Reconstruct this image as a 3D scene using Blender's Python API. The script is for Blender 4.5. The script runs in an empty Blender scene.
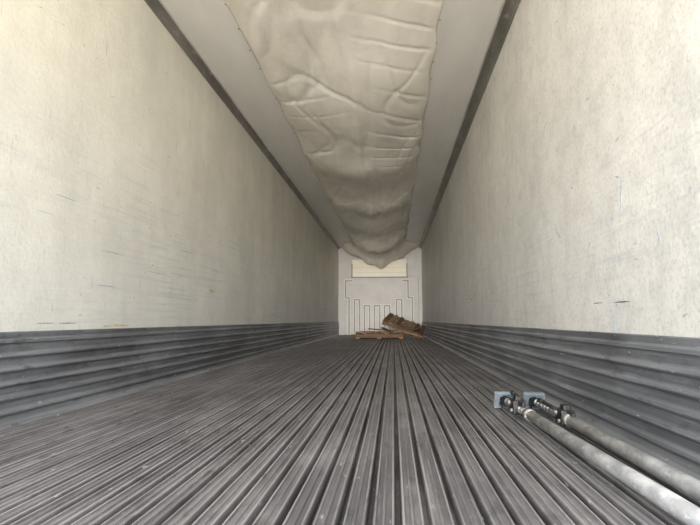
import bpy, bmesh, math, random
from mathutils import Vector, Matrix, noise
random.seed(7)
XL,XR=-1.62,0.85
H=2.59
Y0,Y1=-0.45,15.6
EYE=0.44
XC=(XL+XR)/2
S=bpy.context.scene
COL=S.collection

# ---------------- node helpers
def newmat(name):
    m=bpy.data.materials.new(name); m.use_nodes=True
    nt=m.node_tree; b=nt.nodes['Principled BSDF']
    return m,nt,b
def N(nt,t,**k):
    n=nt.nodes.new(t)
    for a,v in k.items(): setattr(n,a,v)
    return n
def coord(nt,scale=(1,1,1),loc=(0,0,0)):
    tc=N(nt,'ShaderNodeTexCoord'); mp=N(nt,'ShaderNodeMapping')
    mp.inputs['Scale'].default_value=scale; mp.inputs['Location'].default_value=loc
    nt.links.new(tc.outputs['Object'],mp.inputs['Vector']); return mp.outputs['Vector']
def sep(nt):
    tc=N(nt,'ShaderNodeTexCoord'); sp=N(nt,'ShaderNodeSeparateXYZ'); nt.links.new(tc.outputs['Object'],sp.inputs[0]); return sp
def maprange(nt,sock,a,b_,c=0.,d=1.):
    mr=N(nt,'ShaderNodeMapRange'); nt.links.new(sock,mr.inputs['Value'])
    for k,v in zip(('From Min','From Max','To Min','To Max'),(a,b_,c,d)): mr.inputs[k].default_value=v
    return mr.outputs['Result']
def nz(nt,scale3,sc=1.0,detail=4,rough=.55,loc=(0,0,0)):
    n=N(nt,'ShaderNodeTexNoise'); n.inputs['Scale'].default_value=sc
    n.inputs['Detail'].default_value=detail; n.inputs['Roughness'].default_value=rough
    nt.links.new(coord(nt,scale3,loc),n.inputs['Vector']); return n.outputs['Fac']
def ramp(nt,fac,stops):
    r=N(nt,'ShaderNodeValToRGB'); e=r.color_ramp.elements
    while len(e)<len(stops): e.new(.5)
    for i,(p,c) in enumerate(stops):
        e[i].position=p; e[i].color=(c,c,c,1) if not hasattr(c,'__len__') else (*c,1)
    nt.links.new(fac,r.inputs['Fac']); return r.outputs['Color']
def bump(nt,b,h,strength=.3,dist=.01):
    n=N(nt,'ShaderNodeBump'); n.inputs['Strength'].default_value=strength; n.inputs['Distance'].default_value=dist
    nt.links.new(h,n.inputs['Height']); nt.links.new(n.outputs['Normal'],b.inputs['Normal'])
def rough(nt,b,h,lo,hi):
    nt.links.new(ramp(nt,h,[(.3,lo),(.7,hi)]),b.inputs['Roughness'])
def mix(nt,fac,a,b,mode='MIX'):
    m=N(nt,'ShaderNodeMix'); m.data_type='RGBA'; m.blend_type=mode
    ins=[s for s in m.inputs if s.enabled]
    fs=[s for s in ins if s.name=='Factor'][0]; A=[s for s in ins if s.name=='A'][0]; B=[s for s in ins if s.name=='B'][0]
    for s,v in ((fs,fac),(A,a),(B,b)):
        if isinstance(v,bpy.types.NodeSocket): nt.links.new(v,s)
        elif hasattr(v,'__len__'): s.default_value=(*v,1)
        elif s.type=='RGBA': s.default_value=(v,v,v,1)
        else: s.default_value=v
    return [s for s in m.outputs if s.enabled][0]

def simple(name,c,r=.6,m=0,var=.25,sc=12):
    mt,nt,b=newmat(name)
    f=nz(nt,(1,1,1),sc,5)
    col=ramp(nt,f,[(.3,tuple(x*(1-var) for x in c)),(.7,tuple(min(1,x*(1+var)) for x in c))])
    nt.links.new(col,b.inputs['Base Color']); b.inputs['Roughness'].default_value=r; b.inputs['Metallic'].default_value=m
    bump(nt,b,nz(nt,(1,1,1),sc*6,3),.2,.003)
    return mt

def wall_mat(name,base,low,seed,darkness,mott):
    m,nt,b=newmat(name)
    sp=sep(nt)
    c=mix(nt,maprange(nt,sp.outputs['Z'],-.7,.5),low,base)
    blot=ramp(nt,nz(nt,(1,1,1),1.3,6,.65,(seed,0,0)),[(.3,.84),(.62,1)])
    c=mix(nt,1.0,c,blot,'MULTIPLY')
    mo=ramp(nt,nz(nt,(1,1,1),9,6,.7,(seed,3,0)),[(.36,.84),(.56,1)])
    c=mix(nt,mott,c,mo,'MULTIPLY')
    streak=ramp(nt,nz(nt,(1,2.5,.35),1.3,5,.6,(0,seed,0)),[(.32,.86),(.58,1)])
    c=mix(nt,.5,c,streak,'MULTIPLY')
    spk=ramp(nt,nz(nt,(1,1,1),60,4,.7),[(.34,.74),(.5,1)])
    c=mix(nt,darkness,c,spk,'MULTIPLY')
    hm=ramp(nt,nz(nt,(1,.9,34),1.5,5,.7,(seed*2,0,0)),[(.50,0.0),(.66,1.0)])
    hmask=ramp(nt,nz(nt,(1,.8,1.2),1.1,4,.6,(0,0,seed)),[(.38,0.0),(.62,.65)])
    f=mix(nt,1.0,hm,hmask,'MULTIPLY')
    f=mix(nt,1.0,f,maprange(nt,sp.outputs['Z'],.65,-.5),'MULTIPLY')
    c=mix(nt,f,c,(.43,.46,.50))
    vs=ramp(nt,nz(nt,(1,26,2.2),2.0,3,.5,(0,seed,3)),[(.67,0.0),(.73,.55)])
    c=mix(nt,vs,c,(.36,.40,.46))
    nk=ramp(nt,nz(nt,(1,7,22),1.6,4,.6,(seed,seed,8)),[(.68,0.0),(.71,.7)])
    c=mix(nt,nk,c,(.22,.23,.25))
    nt.links.new(c,b.inputs['Base Color'])
    b.inputs['Roughness'].default_value=.5
    bump(nt,b,nz(nt,(1,1,1),42,4,.6),.45,.004)
    return m
M_wl=wall_mat('wall_panel_left',(.82,.79,.68),(.79,.785,.745),3.1,.3,.3)
M_wr=wall_mat('wall_panel_right',(.79,.765,.705),(.75,.74,.72),9.4,.75,.8)

def alu_mat(name,dark,light,metal,sc3,bstr=.3,thr=(.38,.66),scr_amt=.35,r=(.38,.6),prot=None):
    m,nt,b=newmat(name)
    f=nz(nt,sc3,1,5,.6)
    g=nz(nt,(2.2,.8,2.2),1.3,6,.65,(5,2,0))
    c=ramp(nt,f,[(thr[0],dark),(thr[1],light)])
    c=mix(nt,.85,c,ramp(nt,g,[(.33,.60),(.62,1.0)]),'MULTIPLY')
    scr=ramp(nt,nz(nt,(sc3[0]*3,sc3[1]*3,sc3[2]*3),1,3,.6,(1,7,2)),[(.60,0.0),(.70,scr_amt)])
    c=mix(nt,scr,c,tuple(min(1,x*1.7) for x in light))
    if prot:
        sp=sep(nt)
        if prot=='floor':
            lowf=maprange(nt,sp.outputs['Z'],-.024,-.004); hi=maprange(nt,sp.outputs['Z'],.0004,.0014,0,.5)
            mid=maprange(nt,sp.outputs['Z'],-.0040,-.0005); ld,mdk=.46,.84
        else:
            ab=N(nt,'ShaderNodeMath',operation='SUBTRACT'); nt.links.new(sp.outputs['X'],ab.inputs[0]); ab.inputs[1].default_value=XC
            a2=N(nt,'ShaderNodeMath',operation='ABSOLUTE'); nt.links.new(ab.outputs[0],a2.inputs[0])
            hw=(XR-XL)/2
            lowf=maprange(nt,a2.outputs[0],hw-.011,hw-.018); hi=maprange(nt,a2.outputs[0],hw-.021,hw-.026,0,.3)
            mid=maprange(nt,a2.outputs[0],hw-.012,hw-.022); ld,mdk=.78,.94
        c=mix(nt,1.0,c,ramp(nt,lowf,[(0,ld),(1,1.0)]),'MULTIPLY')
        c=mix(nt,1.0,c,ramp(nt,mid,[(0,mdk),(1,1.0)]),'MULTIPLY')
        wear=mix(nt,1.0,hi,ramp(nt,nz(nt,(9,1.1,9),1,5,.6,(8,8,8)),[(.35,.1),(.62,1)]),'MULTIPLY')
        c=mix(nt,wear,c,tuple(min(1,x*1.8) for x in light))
        dust=ramp(nt,nz(nt,(3.5,1.5,3.5),1,6,.7,(2,9,4)),[(.48,0.0),(.64,.4)])
        c=mix(nt,dust,c,(.42,.41,.415) if prot=='floor' else (.35,.375,.41))
        spots=ramp(nt,nz(nt,(16,5,16),1,4,.6,(4,1,4)),[(.60,0.0),(.68,.6)])
        c=mix(nt,spots,c,(.085,.083,.085))
        nick=ramp(nt,nz(nt,(60,14,60),1,3,.6,(9,1,4)),[(.68,0.0),(.72,.7)])
        c=mix(nt,nick,c,(.62,.61,.60))
    nt.links.new(c,b.inputs['Base Color'])
    b.inputs['Metallic'].default_value=metal
    rough(nt,b,g,*r)
    bump(nt,b,f,bstr,.002)
    return m
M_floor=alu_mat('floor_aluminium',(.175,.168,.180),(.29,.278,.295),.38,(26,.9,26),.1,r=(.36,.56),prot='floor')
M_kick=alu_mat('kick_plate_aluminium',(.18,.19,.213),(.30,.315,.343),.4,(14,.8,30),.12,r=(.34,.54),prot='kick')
M_trim=alu_mat('cove_trim_metal',(.22,.205,.18),(.34,.32,.28),.4,(6,2,6),.1)
M_trimL=alu_mat('edge_trim_light',(.60,.59,.55),(.72,.70,.66),.2,(6,2,6),.1)

def ceil_mat():
    m,nt,b=newmat('ceiling_panel')
    c=ramp(nt,nz(nt,(1,.6,1),1.5,5),[(.3,(.77,.74,.685)),(.7,(.84,.815,.765))])
    s=ramp(nt,nz(nt,(2,.25,1),2,4,.6,(4,4,4)),[(.35,.92),(.6,1)])
    nt.links.new(mix(nt,1.0,c,s,'MULTIPLY'),b.inputs['Base Color']); b.inputs['Roughness'].default_value=.4
    bump(nt,b,nz(nt,(1,1,1),25,3),.1,.003); return m
M_ceil=ceil_mat()
def vinyl_mat():
    m,nt,b=newmat('chute_vinyl')
    c=ramp(nt,nz(nt,(1,1,1),1.2,6,.6),[(.3,(.83,.775,.665)),(.68,(.93,.885,.79))])
    d=ramp(nt,nz(nt,(1.3,.6,1),1.4,6,.7,(2,5,1)),[(.32,.70),(.52,1)])
    c=mix(nt,.7,c,d,'MULTIPLY')
    nt.links.new(c,b.inputs['Base Color']); b.inputs['Roughness'].default_value=.5
    bump(nt,b,nz(nt,(1,1,1),6,5,.6),.22,.010); return m
M_vin=vinyl_mat()
M_riv=simple('dark_fastener',(.20,.18,.15),.5,.3)
M_bulk=simple('bulkhead_plastic',(.58,.56,.55),.5,0,.08,3)
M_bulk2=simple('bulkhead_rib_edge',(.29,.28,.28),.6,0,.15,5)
M_bulk3=simple('bulkhead_moulding',(.67,.65,.64),.5,0,.05,5)
M_grill=simple('evaporator_panel',(.92,.85,.70),.5,0,.04,5)
def wood_mat():
    m,nt,b=newmat('pallet_wood')
    f=nz(nt,(3,30,30),1,5,.6)
    c=ramp(nt,f,[(.3,(.06,.034,.02)),(.7,(.20,.12,.07))])
    nt.links.new(c,b.inputs['Base Color']); b.inputs['Roughness'].default_value=.85
    bump(nt,b,f,.4,.004); return m
M_wood=wood_mat()
M_wood2=simple('pale_wood',(.32,.22,.14),.85,0,.4,14)
M_galv=alu_mat('galvanised_steel',(.36,.37,.39),(.66,.67,.69),.25,(14,8,14),.3,(.4,.6),r=(.42,.62))
M_rod=simple('zinc_rod',(.45,.45,.44),.32,.8)
M_black=simple('black_steel',(.018,.018,.02),.45,.3)
M_pad=simple('grey_blue_pad',(.14,.17,.20),.7,0,.3,20)
M_scuff=simple('scuff_black',(.12,.12,.13),.8)
M_scuffb=simple('scuff_blue',(.20,.28,.40),.8)
M_stain=simple('stain_tan',(.62,.54,.40),.7)

# ---------------- mesh helpers
def obj_from_bm(name,bm,mats,parent=None,smooth=False):
    me=bpy.data.meshes.new(name); bm.to_mesh(me); bm.free()
    for m in mats: me.materials.append(m)
    o=bpy.data.objects.new(name,me); COL.objects.link(o)
    if parent: o.parent=parent
    return o
def empty(name,loc=(0,0,0)):
    e=bpy.data.objects.new(name,None); e.empty_display_size=.1; e.location=loc; COL.objects.link(e); return e
def box(bm,c,s,mi=0,rot=None,bev=0):
    r=bmesh.ops.create_cube(bm,size=1)
    vs=r['verts']
    M=Matrix.Translation(Vector(c))@(rot.to_4x4() if rot else Matrix())@Matrix.Diagonal((*s,1))
    bmesh.ops.transform(bm,matrix=M,verts=vs)
    fs=set(f for v in vs for f in v.link_faces)
    for f in fs: f.material_index=mi
    if bev:
        es=list(set(e for v in vs for e in v.link_edges))
        rr=bmesh.ops.bevel(bm,geom=es,offset=bev,segments=2,affect='EDGES',profile=.6)
        for f in rr['faces']: f.material_index=mi
def cyl(bm,p0,p1,r0,r1=None,seg=24,mi=0,smooth=True):
    r1=r0 if r1 is None else r1
    p0,p1=Vector(p0),Vector(p1); d=p1-p0
    r=bmesh.ops.create_cone(bm,cap_ends=True,segments=seg,radius1=r0,radius2=r1,depth=d.length)
    q=d.to_track_quat('Z','Y')
    bmesh.ops.transform(bm,matrix=Matrix.Translation((p0+p1)/2)@q.to_matrix().to_4x4(),verts=r['verts'])
    for f in set(f for v in r['verts'] for f in v.link_faces):
        f.material_index=mi; f.smooth=smooth and len(f.verts)==4
def extrude(name,pts,ya,yb,mats,closed=True,parent=None,nseg=1,warp=None):
    bm=bmesh.new(); rows=[]
    for i in range(nseg+1):
        y=ya+(yb-ya)*i/nseg
        rows.append([bm.verts.new((p[0]+(warp(y,p[1]) if warp and k_ok(p,pts) else 0),y,p[1])) for p in pts])
    n=len(pts)
    for i in range(nseg):
        for k in range(n if closed else n-1):
            a=rows[i][k];b=rows[i][(k+1)%n];c=rows[i+1][(k+1)%n];d=rows[i+1][k]
            bm.faces.new((a,b,c,d))
    if closed:
        bm.faces.new(rows[0]); bm.faces.new(rows[-1])
    bmesh.ops.recalc_face_normals(bm,faces=bm.faces)
    return obj_from_bm(name,bm,mats,parent)
def k_ok(p,pts): return p is not pts[0] and p is not pts[-1]

# ---------------- shell
T=.07
LY=Y1-Y0; CY=(Y0+Y1)/2
def boxobj(name,c,s,mats,parent=None,bev=0):
    bm=bmesh.new(); box(bm,(0,0,0),s,0,None,bev); o=obj_from_bm(name,bm,mats,parent); o.location=c; return o
wl=boxobj('wall_left',(XL-T/2,CY,(H-.12)/2),(T,LY,H+.12),[M_wl])
wr=boxobj('wall_right',(XR+T/2,CY,(H-.12)/2),(T,LY,H+.12),[M_wr])
boxobj('ceiling',(XC,CY,H+.045),(XR-XL+2*T,LY,.09),[M_ceil])
boxobj('wall_front',(XC,Y1+.05,H/2-.06),(XR-XL+2*T,.1,H+.12),[M_bulk])
bpy.context.view_layer.update()
def child(o,p):
    o.parent=p; o.matrix_parent_inverse=p.matrix_world.inverted()

# ribbed duct floor (closed profile)
nr=38; per=(XR-XL)/nr
top=[]
for i in range(nr):
    x=XL+i*per
    w=per
    g=-.0045
    top+=[(x+.000,-.026),(x+.12*w,-.026),(x+.17*w,-.001),(x+.20*w,.0015),(x+.26*w,.0015),(x+.29*w,g),(x+.46*w,g),(x+.49*w,0),
          (x+.57*w,0),(x+.60*w,g),(x+.79*w,g),(x+.82*w,.0015),(x+.88*w,.0015),(x+.91*w,-.001),(x+.96*w,-.026)]
top.append((XR,-.026))
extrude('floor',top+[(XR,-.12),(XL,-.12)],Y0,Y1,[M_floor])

# ribbed kick plates (slightly dented)
KT=EYE-.05
def kick(name,xw,s):
    pts=[(0,KT),(.006,KT),(.010,KT-.004),(.010,KT-.026),(.016,KT-.030),(.022,KT-.034),(.022,KT-.046),(.011,KT-.052)]
    z=KT-.052; n=5; h=(z-.045)/n
    for i in range(n):
        zt=z-i*h
        pts+=[(.011,zt-.006),(.013,zt-.010),(.014,zt-h*.50),(.018,zt-h*.58),(.026,zt-h*.68),(.027,zt-h*.84),(.023,zt-h*.95),(.011,zt-h)]
    pts+=[(.012,.040),(.022,.020),(.040,.006),(.048,.0),(.0,.0)]
    P=[(xw+s*p[0],p[1]) for p in pts]
    def warp(y,z):
        return s*.006*noise.noise(Vector((xw*3,y*1.7,z*9)))*(1 if .03<z<KT-.01 else 0)
    return extrude(name,P,Y0,Y1-.02,[M_kick],nseg=160,warp=warp)
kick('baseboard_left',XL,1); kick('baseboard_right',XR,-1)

# ceiling cove trims
def cove(name,xw,s,hh=.07,ww=.09):
    pts=[(0,H),(0,H-hh),(.006,H-hh),(.010,H-hh*.9),(.014,H-hh*.7),(ww*.5,H-hh*.32),(ww*.85,H-hh*.14),(ww*.95,H-.010),(ww,H-.004),(ww,H)]
    o=extrude(name,[(xw+s*p[0],p[1]) for p in pts],Y0,Y1-.02,[M_trim,M_trimL])
    for p in o.data.polygons:
        if abs(p.center.x-xw)>ww*.84: p.material_index=1
    return o
cove('trim_1',XL,1,.055,.07); cove('trim_2',XR,-1,.075,.09)

# scuffs
def scuff(name,parent,xw,s,y,z,ly,lz,mat,ang=0,n=9):
    bm=bmesh.new()
    ptsu=[];ptsl=[]
    for i in range(n+1):
        t=i/n; w=math.sin(math.pi*min(max(t,.03),.97))**.5*(.5+random.random()*.5)
        ptsu.append((t-.5,w*.5)); ptsl.append((t-.5,-w*.5*random.uniform(.5,1)))
    loop=ptsu+ptsl[::-1]
    ca,sa=math.cos(ang),math.sin(ang)
    v1=[]
    for a,b_ in loop:
        yy=a*ly;z_=b_*lz
        v1.append(bm.verts.new((xw+s*.0012,y+yy*ca-z_*sa,z+yy*sa+z_*ca)))
    f=bm.faces.new(v1)
    r=bmesh.ops.extrude_face_region(bm,geom=[f])
    for v in r['geom']:
        if isinstance(v,bmesh.types.BMVert): v.co.x=xw
    bmesh.ops.recalc_face_normals(bm,faces=bm.faces)
    child(obj_from_bm(name,bm,[mat]),parent)
F=526
def lw(px): return -XL*F/(393-px)
def rw(px): return XR*F/(px-393)
def zz(py,y): return EYE+(320-py)*y/F
def onl(px,py,*a,**k):
    y=lw(px); scuff('scuff',wl,XL,1,y,zz(py,y),*a,**k)
def onr(px,py,*a,**k):
    y=rw(px); scuff('scuff',wr,XR,-1,y,zz(py,y),*a,**k)
onl(30,323.5,.12,.005,M_scuff); onl(55,323.5,.14,.005,M_scuff); onl(108,326,.28,.02,M_stain)
onl(208,291,.16,.05,M_stain); onl(100,250,.25,.004,M_scuffb); onl(45,190,.16,.003,M_scuffb); onl(20,205,.10,.003,M_scuffb)
onl(150,272,.3,.004,M_scuffb); onl(95,285,.2,.004,M_scuffb); onl(180,250,.25,.004,M_scuffb)
onr(617,197,.13,.004,M_scuffb,ang=math.pi/2+.15); onr(614,180,.03,.004,M_scuffb,ang=.4)
onr(612,303,.14,.008,M_scuff); onr(590,304,.10,.005,M_scuff)
onr(480,262,.1,.006,M_scuffb,ang=1.3); onr(555,235,.09,.003,M_scuffb,ang=.8); onr(650,240,.05,.003,M_scuffb,ang=1.2); onr(535,150,.08,.003,M_scuffb,ang=1.5)
onr(690,340,.05,.006,M_stain); onr(470,300,.2,.01,M_scuff); onr(604,320,.10,.003,M_scuffb,ang=1.5)

# ---------------- fabric air chute
CH=empty('air_chute_fabric',(XC,3.2,H))
def ridge(p,k):
    return max(0,1-abs(noise.noise(p))*k)
def chute():
    bm=bmesh.new(); NY,NX=700,96
    ya,yb=3.12,15.25
    hw0=.735
    rows=[]
    for j in range(NY+1):
        y=ya+(yb-ya)*j/NY
        e=max(0,(y-14.1)/(yb-14.1))
        es=e*e*(3-2*e)
        hw=hw0+es*(.40)
        sag0=.11+.05*min(1,(y-ya)/2)+.03*math.sin(y*1.25+.6)+.10*max(0,min(1,(y-8.5)/4.5))
        sag0+=.05*math.exp(-((y-6.9)/.5)**2)+.06*math.exp(-((y-9.2)/.5)**2)+.24*math.exp(-((y-13.0)/.75)**2)
        sag=sag0*(1-es)+(.66)*es
        row=[]
        for i in range(NX+1):
            u=-1+2*i/NX
            a=abs(u)
            prof=(1-a**2.2)**.8 if a<1 else 0
            if es>0: prof=prof*(1-es)+es*(max(0,1-a**1.25))
            d=sag*prof
            env=min(1,(1-a)*7)
            sd_=0 if u<0 else 7
            ph=noise.noise(Vector((sd_,y*.5,0)))*6
            cyc=(y*2*math.pi/.95)+ph
            amp=.3+.9*abs(noise.noise(Vector((sd_+2.5,y*.6,4))))*2
            chev=math.sin(cyc- a*4.2*(1 if u<0 else 1.15))
            d-=.013*amp*env*(max(0,1-abs(chev)*3.0))*(a**1.0)
            d+=.012*env*math.sin(y*2*math.pi/2.1+1.8*noise.noise(Vector((u*.8,y*.4,3))))*(1-a*.4)
            w_=noise.noise(Vector((3.3,y*.45,0)))*.5
            d+=.012*env*math.cos((u+w_*.3)*5.2)
            d+=.014*env*noise.noise(Vector((u*1.9,y*.6,1.7)))
            d-=.009*env*ridge(Vector((u*1.2+y*.5,y*.6-u*.9,5.7)),10)
            d-=.009*env*ridge(Vector((u*1.2-y*.5,y*.6+u*.9,15.7)),10)
            d-=.008*env*ridge(Vector((u*2.2,y*.5,25.7)),9)
            d+=.003*env*noise.noise(Vector((u*4,y*3,2)))
            d+=.018*math.exp(-((u-.04-.04*math.sin(y*1.7))/.05)**2)*env
            bun=max(0,min(1,(y-12.2)/2.2))
            d+=bun*env*(.030*math.sin(u*13+2*noise.noise(Vector((u,y,0))))+.030*math.sin(y*6.5+u*2))
            x=XC+u*hw + .012*math.sin(cyc)*(a**6)
            row.append(bm.verts.new((x,y,H-.004-max(0,d))))
        rows.append(row)
    for j in range(NY):
        for i in range(NX):
            bm.faces.new((rows[j][i],rows[j+1][i],rows[j+1][i+1],rows[j][i+1])).smooth=True
    return bm
bm=chute()
bpy.context.view_layer.update()
o=obj_from_bm('chute_membrane',bm,[M_vin])
md=o.modifiers.new('thick','SOLIDIFY'); md.thickness=.002; md.offset=1
child(o,CH)
bm=bmesh.new()
for sx in (-1,1):
    x=XC+sx*.735
    y=3.3
    while y<13.6:
        cyl(bm,(x+sx*.004,y,H-.001),(x+sx*.004,y,H-.010),.0065,.005,10)
        y+=.31
child(obj_from_bm('chute_rivets',bm,[M_riv]),CH)
bm=bmesh.new()
for sx in (-1,1):
    box(bm,(XC+sx*.742,8.45,H-.003),(.020,10.3,.005),0)
child(obj_from_bm('chute_batten',bm,[M_ceil]),CH)

# ---------------- front bulkhead
BK=empty('front_bulkhead',(XC,Y1,0)); bpy.context.view_layer.update()
s34=526/15.45
def bx(px): return (px-393)/s34
def bz(py): return EYE+(320-py)/s34
YB=Y1-.10
bm=bmesh.new()
box(bm,((XL+XR)/2+.05,YB+.045,.86),(XR-XL-.30,.09,1.70),0,None,.015)
child(obj_from_bm('bulkhead_panel',bm,[M_bulk]),BK)
bm=bmesh.new()
cxm=(bx(352)+bx(407))/2; wm=bx(407)-bx(352)
box(bm,(cxm,YB+.03,(bz(265)+bz(278))/2+.08),(wm,.12,bz(265)-bz(278)+.16),0,None,.01)
box(bm,(cxm,YB-.032,bz(278)+.012),(wm+.06,.03,.03),1)
for q in (352,407): box(bm,(bx(q),YB-.0335,bz(271)),(.03,.03,.42),1)
for q in (268,273): box(bm,(cxm,YB-.037,bz(q)),(wm-.06,.012,.010),2)
child(obj_from_bm('evaporator_cover',bm,[M_grill,M_bulk2,M_bulk3]),BK)
cnt=[0]
def strip(bm,p,q,w=.026,mi=1,dep=.028):
    cnt[0]+=1; dep=dep+(cnt[0]%5)*.0016
    x0,z0=bx(p[0]),bz(p[1]);x1,z1=bx(q[0]),bz(q[1])
    box(bm,((x0+x1)/2,YB-dep/2,(z0+z1)/2),(abs(x1-x0)+w,dep,abs(z1-z0)+w),mi)
bm=bmesh.new()
def poly(pts,**k):
    for a,b_ in zip(pts,pts[1:]): strip(bm,a,b_,**k)
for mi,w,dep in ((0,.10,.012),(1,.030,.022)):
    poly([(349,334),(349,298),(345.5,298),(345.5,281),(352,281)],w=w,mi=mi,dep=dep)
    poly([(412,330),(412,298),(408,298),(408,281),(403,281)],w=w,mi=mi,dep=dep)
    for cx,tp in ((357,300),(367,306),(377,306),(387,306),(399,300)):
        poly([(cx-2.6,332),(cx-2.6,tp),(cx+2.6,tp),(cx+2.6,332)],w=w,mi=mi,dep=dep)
child(obj_from_bm('moulded_air_channels',bm,[M_bulk3,M_bulk2]),BK)

# ---------------- pallets
def pallet(name,loc,rot,W=1.1,D=1.0,seed=0,miss=()):
    r=random.Random(seed); bm=bmesh.new()
    for i in range(3):
        y=-D/2+.045+i*(D-.09)/2
        box(bm,(0,y,.067),(W,.04,.09),0,None,.003)
    nb=7
    for i in range(nb):
        if i in miss: continue
        x=-W/2+.055+i*(W-.11)/(nb-1)
        box(bm,(x+r.uniform(-.006,.006),r.uniform(-.006,.006),.121),(.10 if i in(0,nb-1) else .085,D,.018),i%3==1,Matrix.Rotation(r.uniform(-.012,.012),3,'Z'),.002)
    for x in (-W/2+.055,0,W/2-.055):
        box(bm,(x,0,.0115),(.10,D,.018),1,None,.002)
    o=obj_from_bm(name,bm,[M_wood,M_wood2]); o.location=loc; o.rotation_euler=rot; return o
PA=pallet('wooden_pallet',(-.34,12.85,.002),(0,0,.03),1.12,.95,1)
PB=pallet('wooden_pallet',(.25,13.15,.24),(math.radians(12),math.radians(21),-.10),.98,.95,4,(3,))
bpy.context.view_layer.update()
def boards(items,par):
    bm=bmesh.new()
    for c,s,rx,ry,rz,mi in items:
        R=Matrix.Rotation(rz,3,'Z')@Matrix.Rotation(ry,3,'Y')@Matrix.Rotation(rx,3,'X')
        box(bm,c,s,mi,R,.002)
    child(obj_from_bm('broken_boards',bm,[M_wood,M_wood2]),par)
boards([((-.40,12.62,.152),(1.05,.09,.02),0,0,.05,1),((-.38,13.0,.152),(.85,.085,.02),0,0,-.09,0),
        ((-.20,12.72,.195),(.80,.10,.03),0,.08,.20,0),((-.48,12.45,.152),(.5,.09,.02),0,0,.02,0),((-.15,12.5,.20),(.07,.5,.03),.2,0,.5,0)],PA)
boards([((.48,12.52,.095),(.50,.085,.022),.1,.28,.25,1),((.42,12.36,.075),(.60,.09,.022),.1,.20,-.15,0),
        ((.10,12.60,.32),(.55,.09,.022),.2,.45,.1,0),((.52,12.7,.18),(.09,.45,.022),-.3,0,.5,0),((.30,12.55,.26),(.45,.07,.022),.5,.15,-.2,0)],PB)

# ---------------- load bars
def load_bar(far,near,jack,tube_start,jk):
    E=empty('cargo_load_bar',far); bpy.context.view_layer.update()
    far,near=Vector(far),Vector(near); d=(near-far).normalized()
    side=d.cross(Vector((0,0,1))).normalized(); up=side.cross(d)
    R=Matrix((side,d,up)).transposed()
    def at(t,s=0,u=0): return far+d*t+side*s+up*u
    L=(near-far).length
    bm=bmesh.new()
    cyl(bm,at(tube_start),at(L-.05),.0215,mi=0,seg=32)
    cyl(bm,at(tube_start-.012),at(tube_start+.03),.0245,mi=1,seg=32)
    child(obj_from_bm('outer_tube',bm,[M_galv,M_rod]),E)
    bm=bmesh.new(); cyl(bm,at(.03),at(tube_start+.05),.0145,mi=0,seg=24)
    for k in range(8):
        t=.07+k*(tube_start-.1)/8
        cyl(bm,at(t),at(t+.006),.0160,mi=0,seg=24)
    child(obj_from_bm('inner_rod',bm,[M_rod]),E)
    for t,sg in ((0,1),(L,-1)):
        bm=bmesh.new()
        tl=Matrix.Rotation(math.radians(-24*sg),3,side) @ R
        c=at(t,0,.0)
        box(bm,c,(.104,.012,.084),0,tl,.005)
        # raised rim and dark swivel socket on the back of the pad
        for sx in (-1,1): box(bm,c+tl@Vector((sx*.047,.009*sg,0)),(.008,.012,.080),0,tl,.002)
        for sz in (-1,1): box(bm,c+tl@Vector((0,.009*sg,sz*.037)),(.100,.012,.008),0,tl,.002)
        cyl(bm,c+tl@Vector((0,.004*sg,0)),c+tl@Vector((0,.020*sg,0)),.024,.019,20,1)
        for sx in (-1,1):
            box(bm,c+tl@Vector((sx*.021,.028*sg,0)),(.005,.045,.034),1,tl,.002)
        cyl(bm,c+tl@Vector((-.03,.036*sg,0)),c+tl@Vector((.03,.036*sg,0)),.007,mi=1,seg=12)
        cyl(bm,at(t+.03*sg),at(t+.07*sg),.018,mi=1)
        child(obj_from_bm('foot_pad',bm,[M_pad,M_black]),E)
    bm=bmesh.new()
    box(bm,at(jack,0,.004),(.055,.085,.062),0,R,.008)
    box(bm,at(jack+.01,0,.038),(.030,.05,.030),0,R,.006)
    cyl(bm,at(jack-.02,-.038,.018),at(jack-.02,.038,.018),.012,mi=1,seg=16)
    cyl(bm,at(jack+.02,-.036,-.01),at(jack+.02,.036,-.01),.008,mi=1,seg=16)
    cyl(bm,at(jack-.01,jk*.030,.030),at(jack-.17,jk*.036,.036),.008,mi=0,seg=12)
    cyl(bm,at(jack-.17,jk*.036,.036),at(jack-.23,jk*.036,.034),.012,.011,mi=0,seg=14)
    box(bm,at(jack+.075,0,.026),(.012,.07,.020),0,R,.003)
    child(obj_from_bm('ratchet_jack',bm,[M_black,M_rod]),E)
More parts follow.
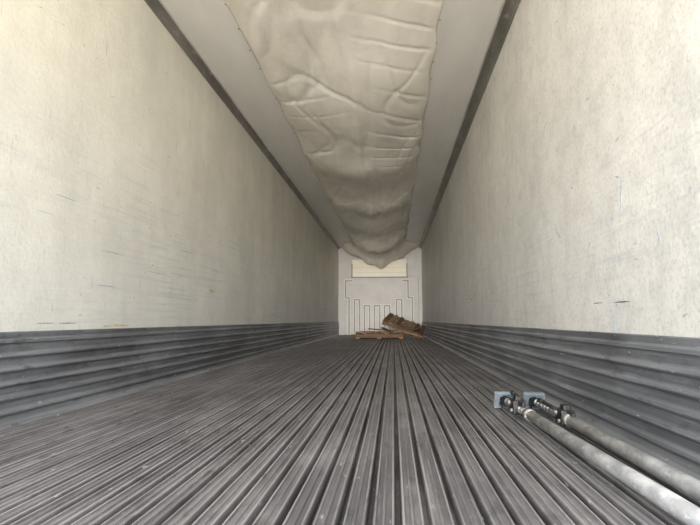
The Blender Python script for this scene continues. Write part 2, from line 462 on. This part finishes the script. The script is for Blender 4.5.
load_bar((.545,2.72,.048),(.625,.30,.048),.24,.42,-1)
load_bar((.68,2.70,.048),(.715,.28,.048),.46,.50,1)

# ---------------- daylight
w=bpy.data.worlds.new('sky'); S.world=w; w.use_nodes=True
nt=w.node_tree; bg=nt.nodes['Background']
tc=N(nt,'ShaderNodeTexCoord'); sp=N(nt,'ShaderNodeSeparateXYZ'); nt.links.new(tc.outputs['Generated'],sp.inputs[0])
basec=mix(nt,maprange(nt,sp.outputs['Z'],-.03,.03),(7.4,7.0,6.3),(6.6,6.85,7.1))
dv=N(nt,'ShaderNodeVectorMath',operation='DOT_PRODUCT'); nt.links.new(tc.outputs['Generated'],dv.inputs[0]); dv.inputs[1].default_value=Vector((0,-1,.06)).normalized()
mx=N(nt,'ShaderNodeMath',operation='MAXIMUM'); nt.links.new(dv.outputs['Value'],mx.inputs[0]); mx.inputs[1].default_value=0
pw=N(nt,'ShaderNodeMath',operation='POWER'); nt.links.new(mx.outputs[0],pw.inputs[0]); pw.inputs[1].default_value=70
lob=mix(nt,pw.outputs[0],(0,0,0),(76,72,65))  # glow lobe added to the sky behind the trailer to brighten the far interior
tot=mix(nt,1.0,basec,lob,'ADD')
nt.links.new(tot,bg.inputs['Color']); bg.inputs['Strength'].default_value=1.07
pd=bpy.data.lights.new('sky_portal','AREA'); pd.shape='RECTANGLE'; pd.size=XR-XL; pd.size_y=H
pd.cycles.is_portal=True
po=bpy.data.objects.new('sky_portal',pd); COL.objects.link(po); po.location=(XC,Y0,H/2); po.rotation_euler=Vector((0,1,0)).to_track_quat('-Z','Z').to_euler()

# ---------------- camera
cd=bpy.data.cameras.new('camera'); cam=bpy.data.objects.new('camera',cd); COL.objects.link(cam)
cd.sensor_width=36; cd.lens=36*526/700; cd.clip_start=.02; cd.clip_end=200
yaw=math.atan(43/526); pitch=math.atan(57.5/526*math.cos(yaw))
cam.location=(0,0,EYE)
cam.rotation_euler=(math.pi/2+pitch,0,yaw)
S.camera=cam
S.view_settings.view_transform='Standard'
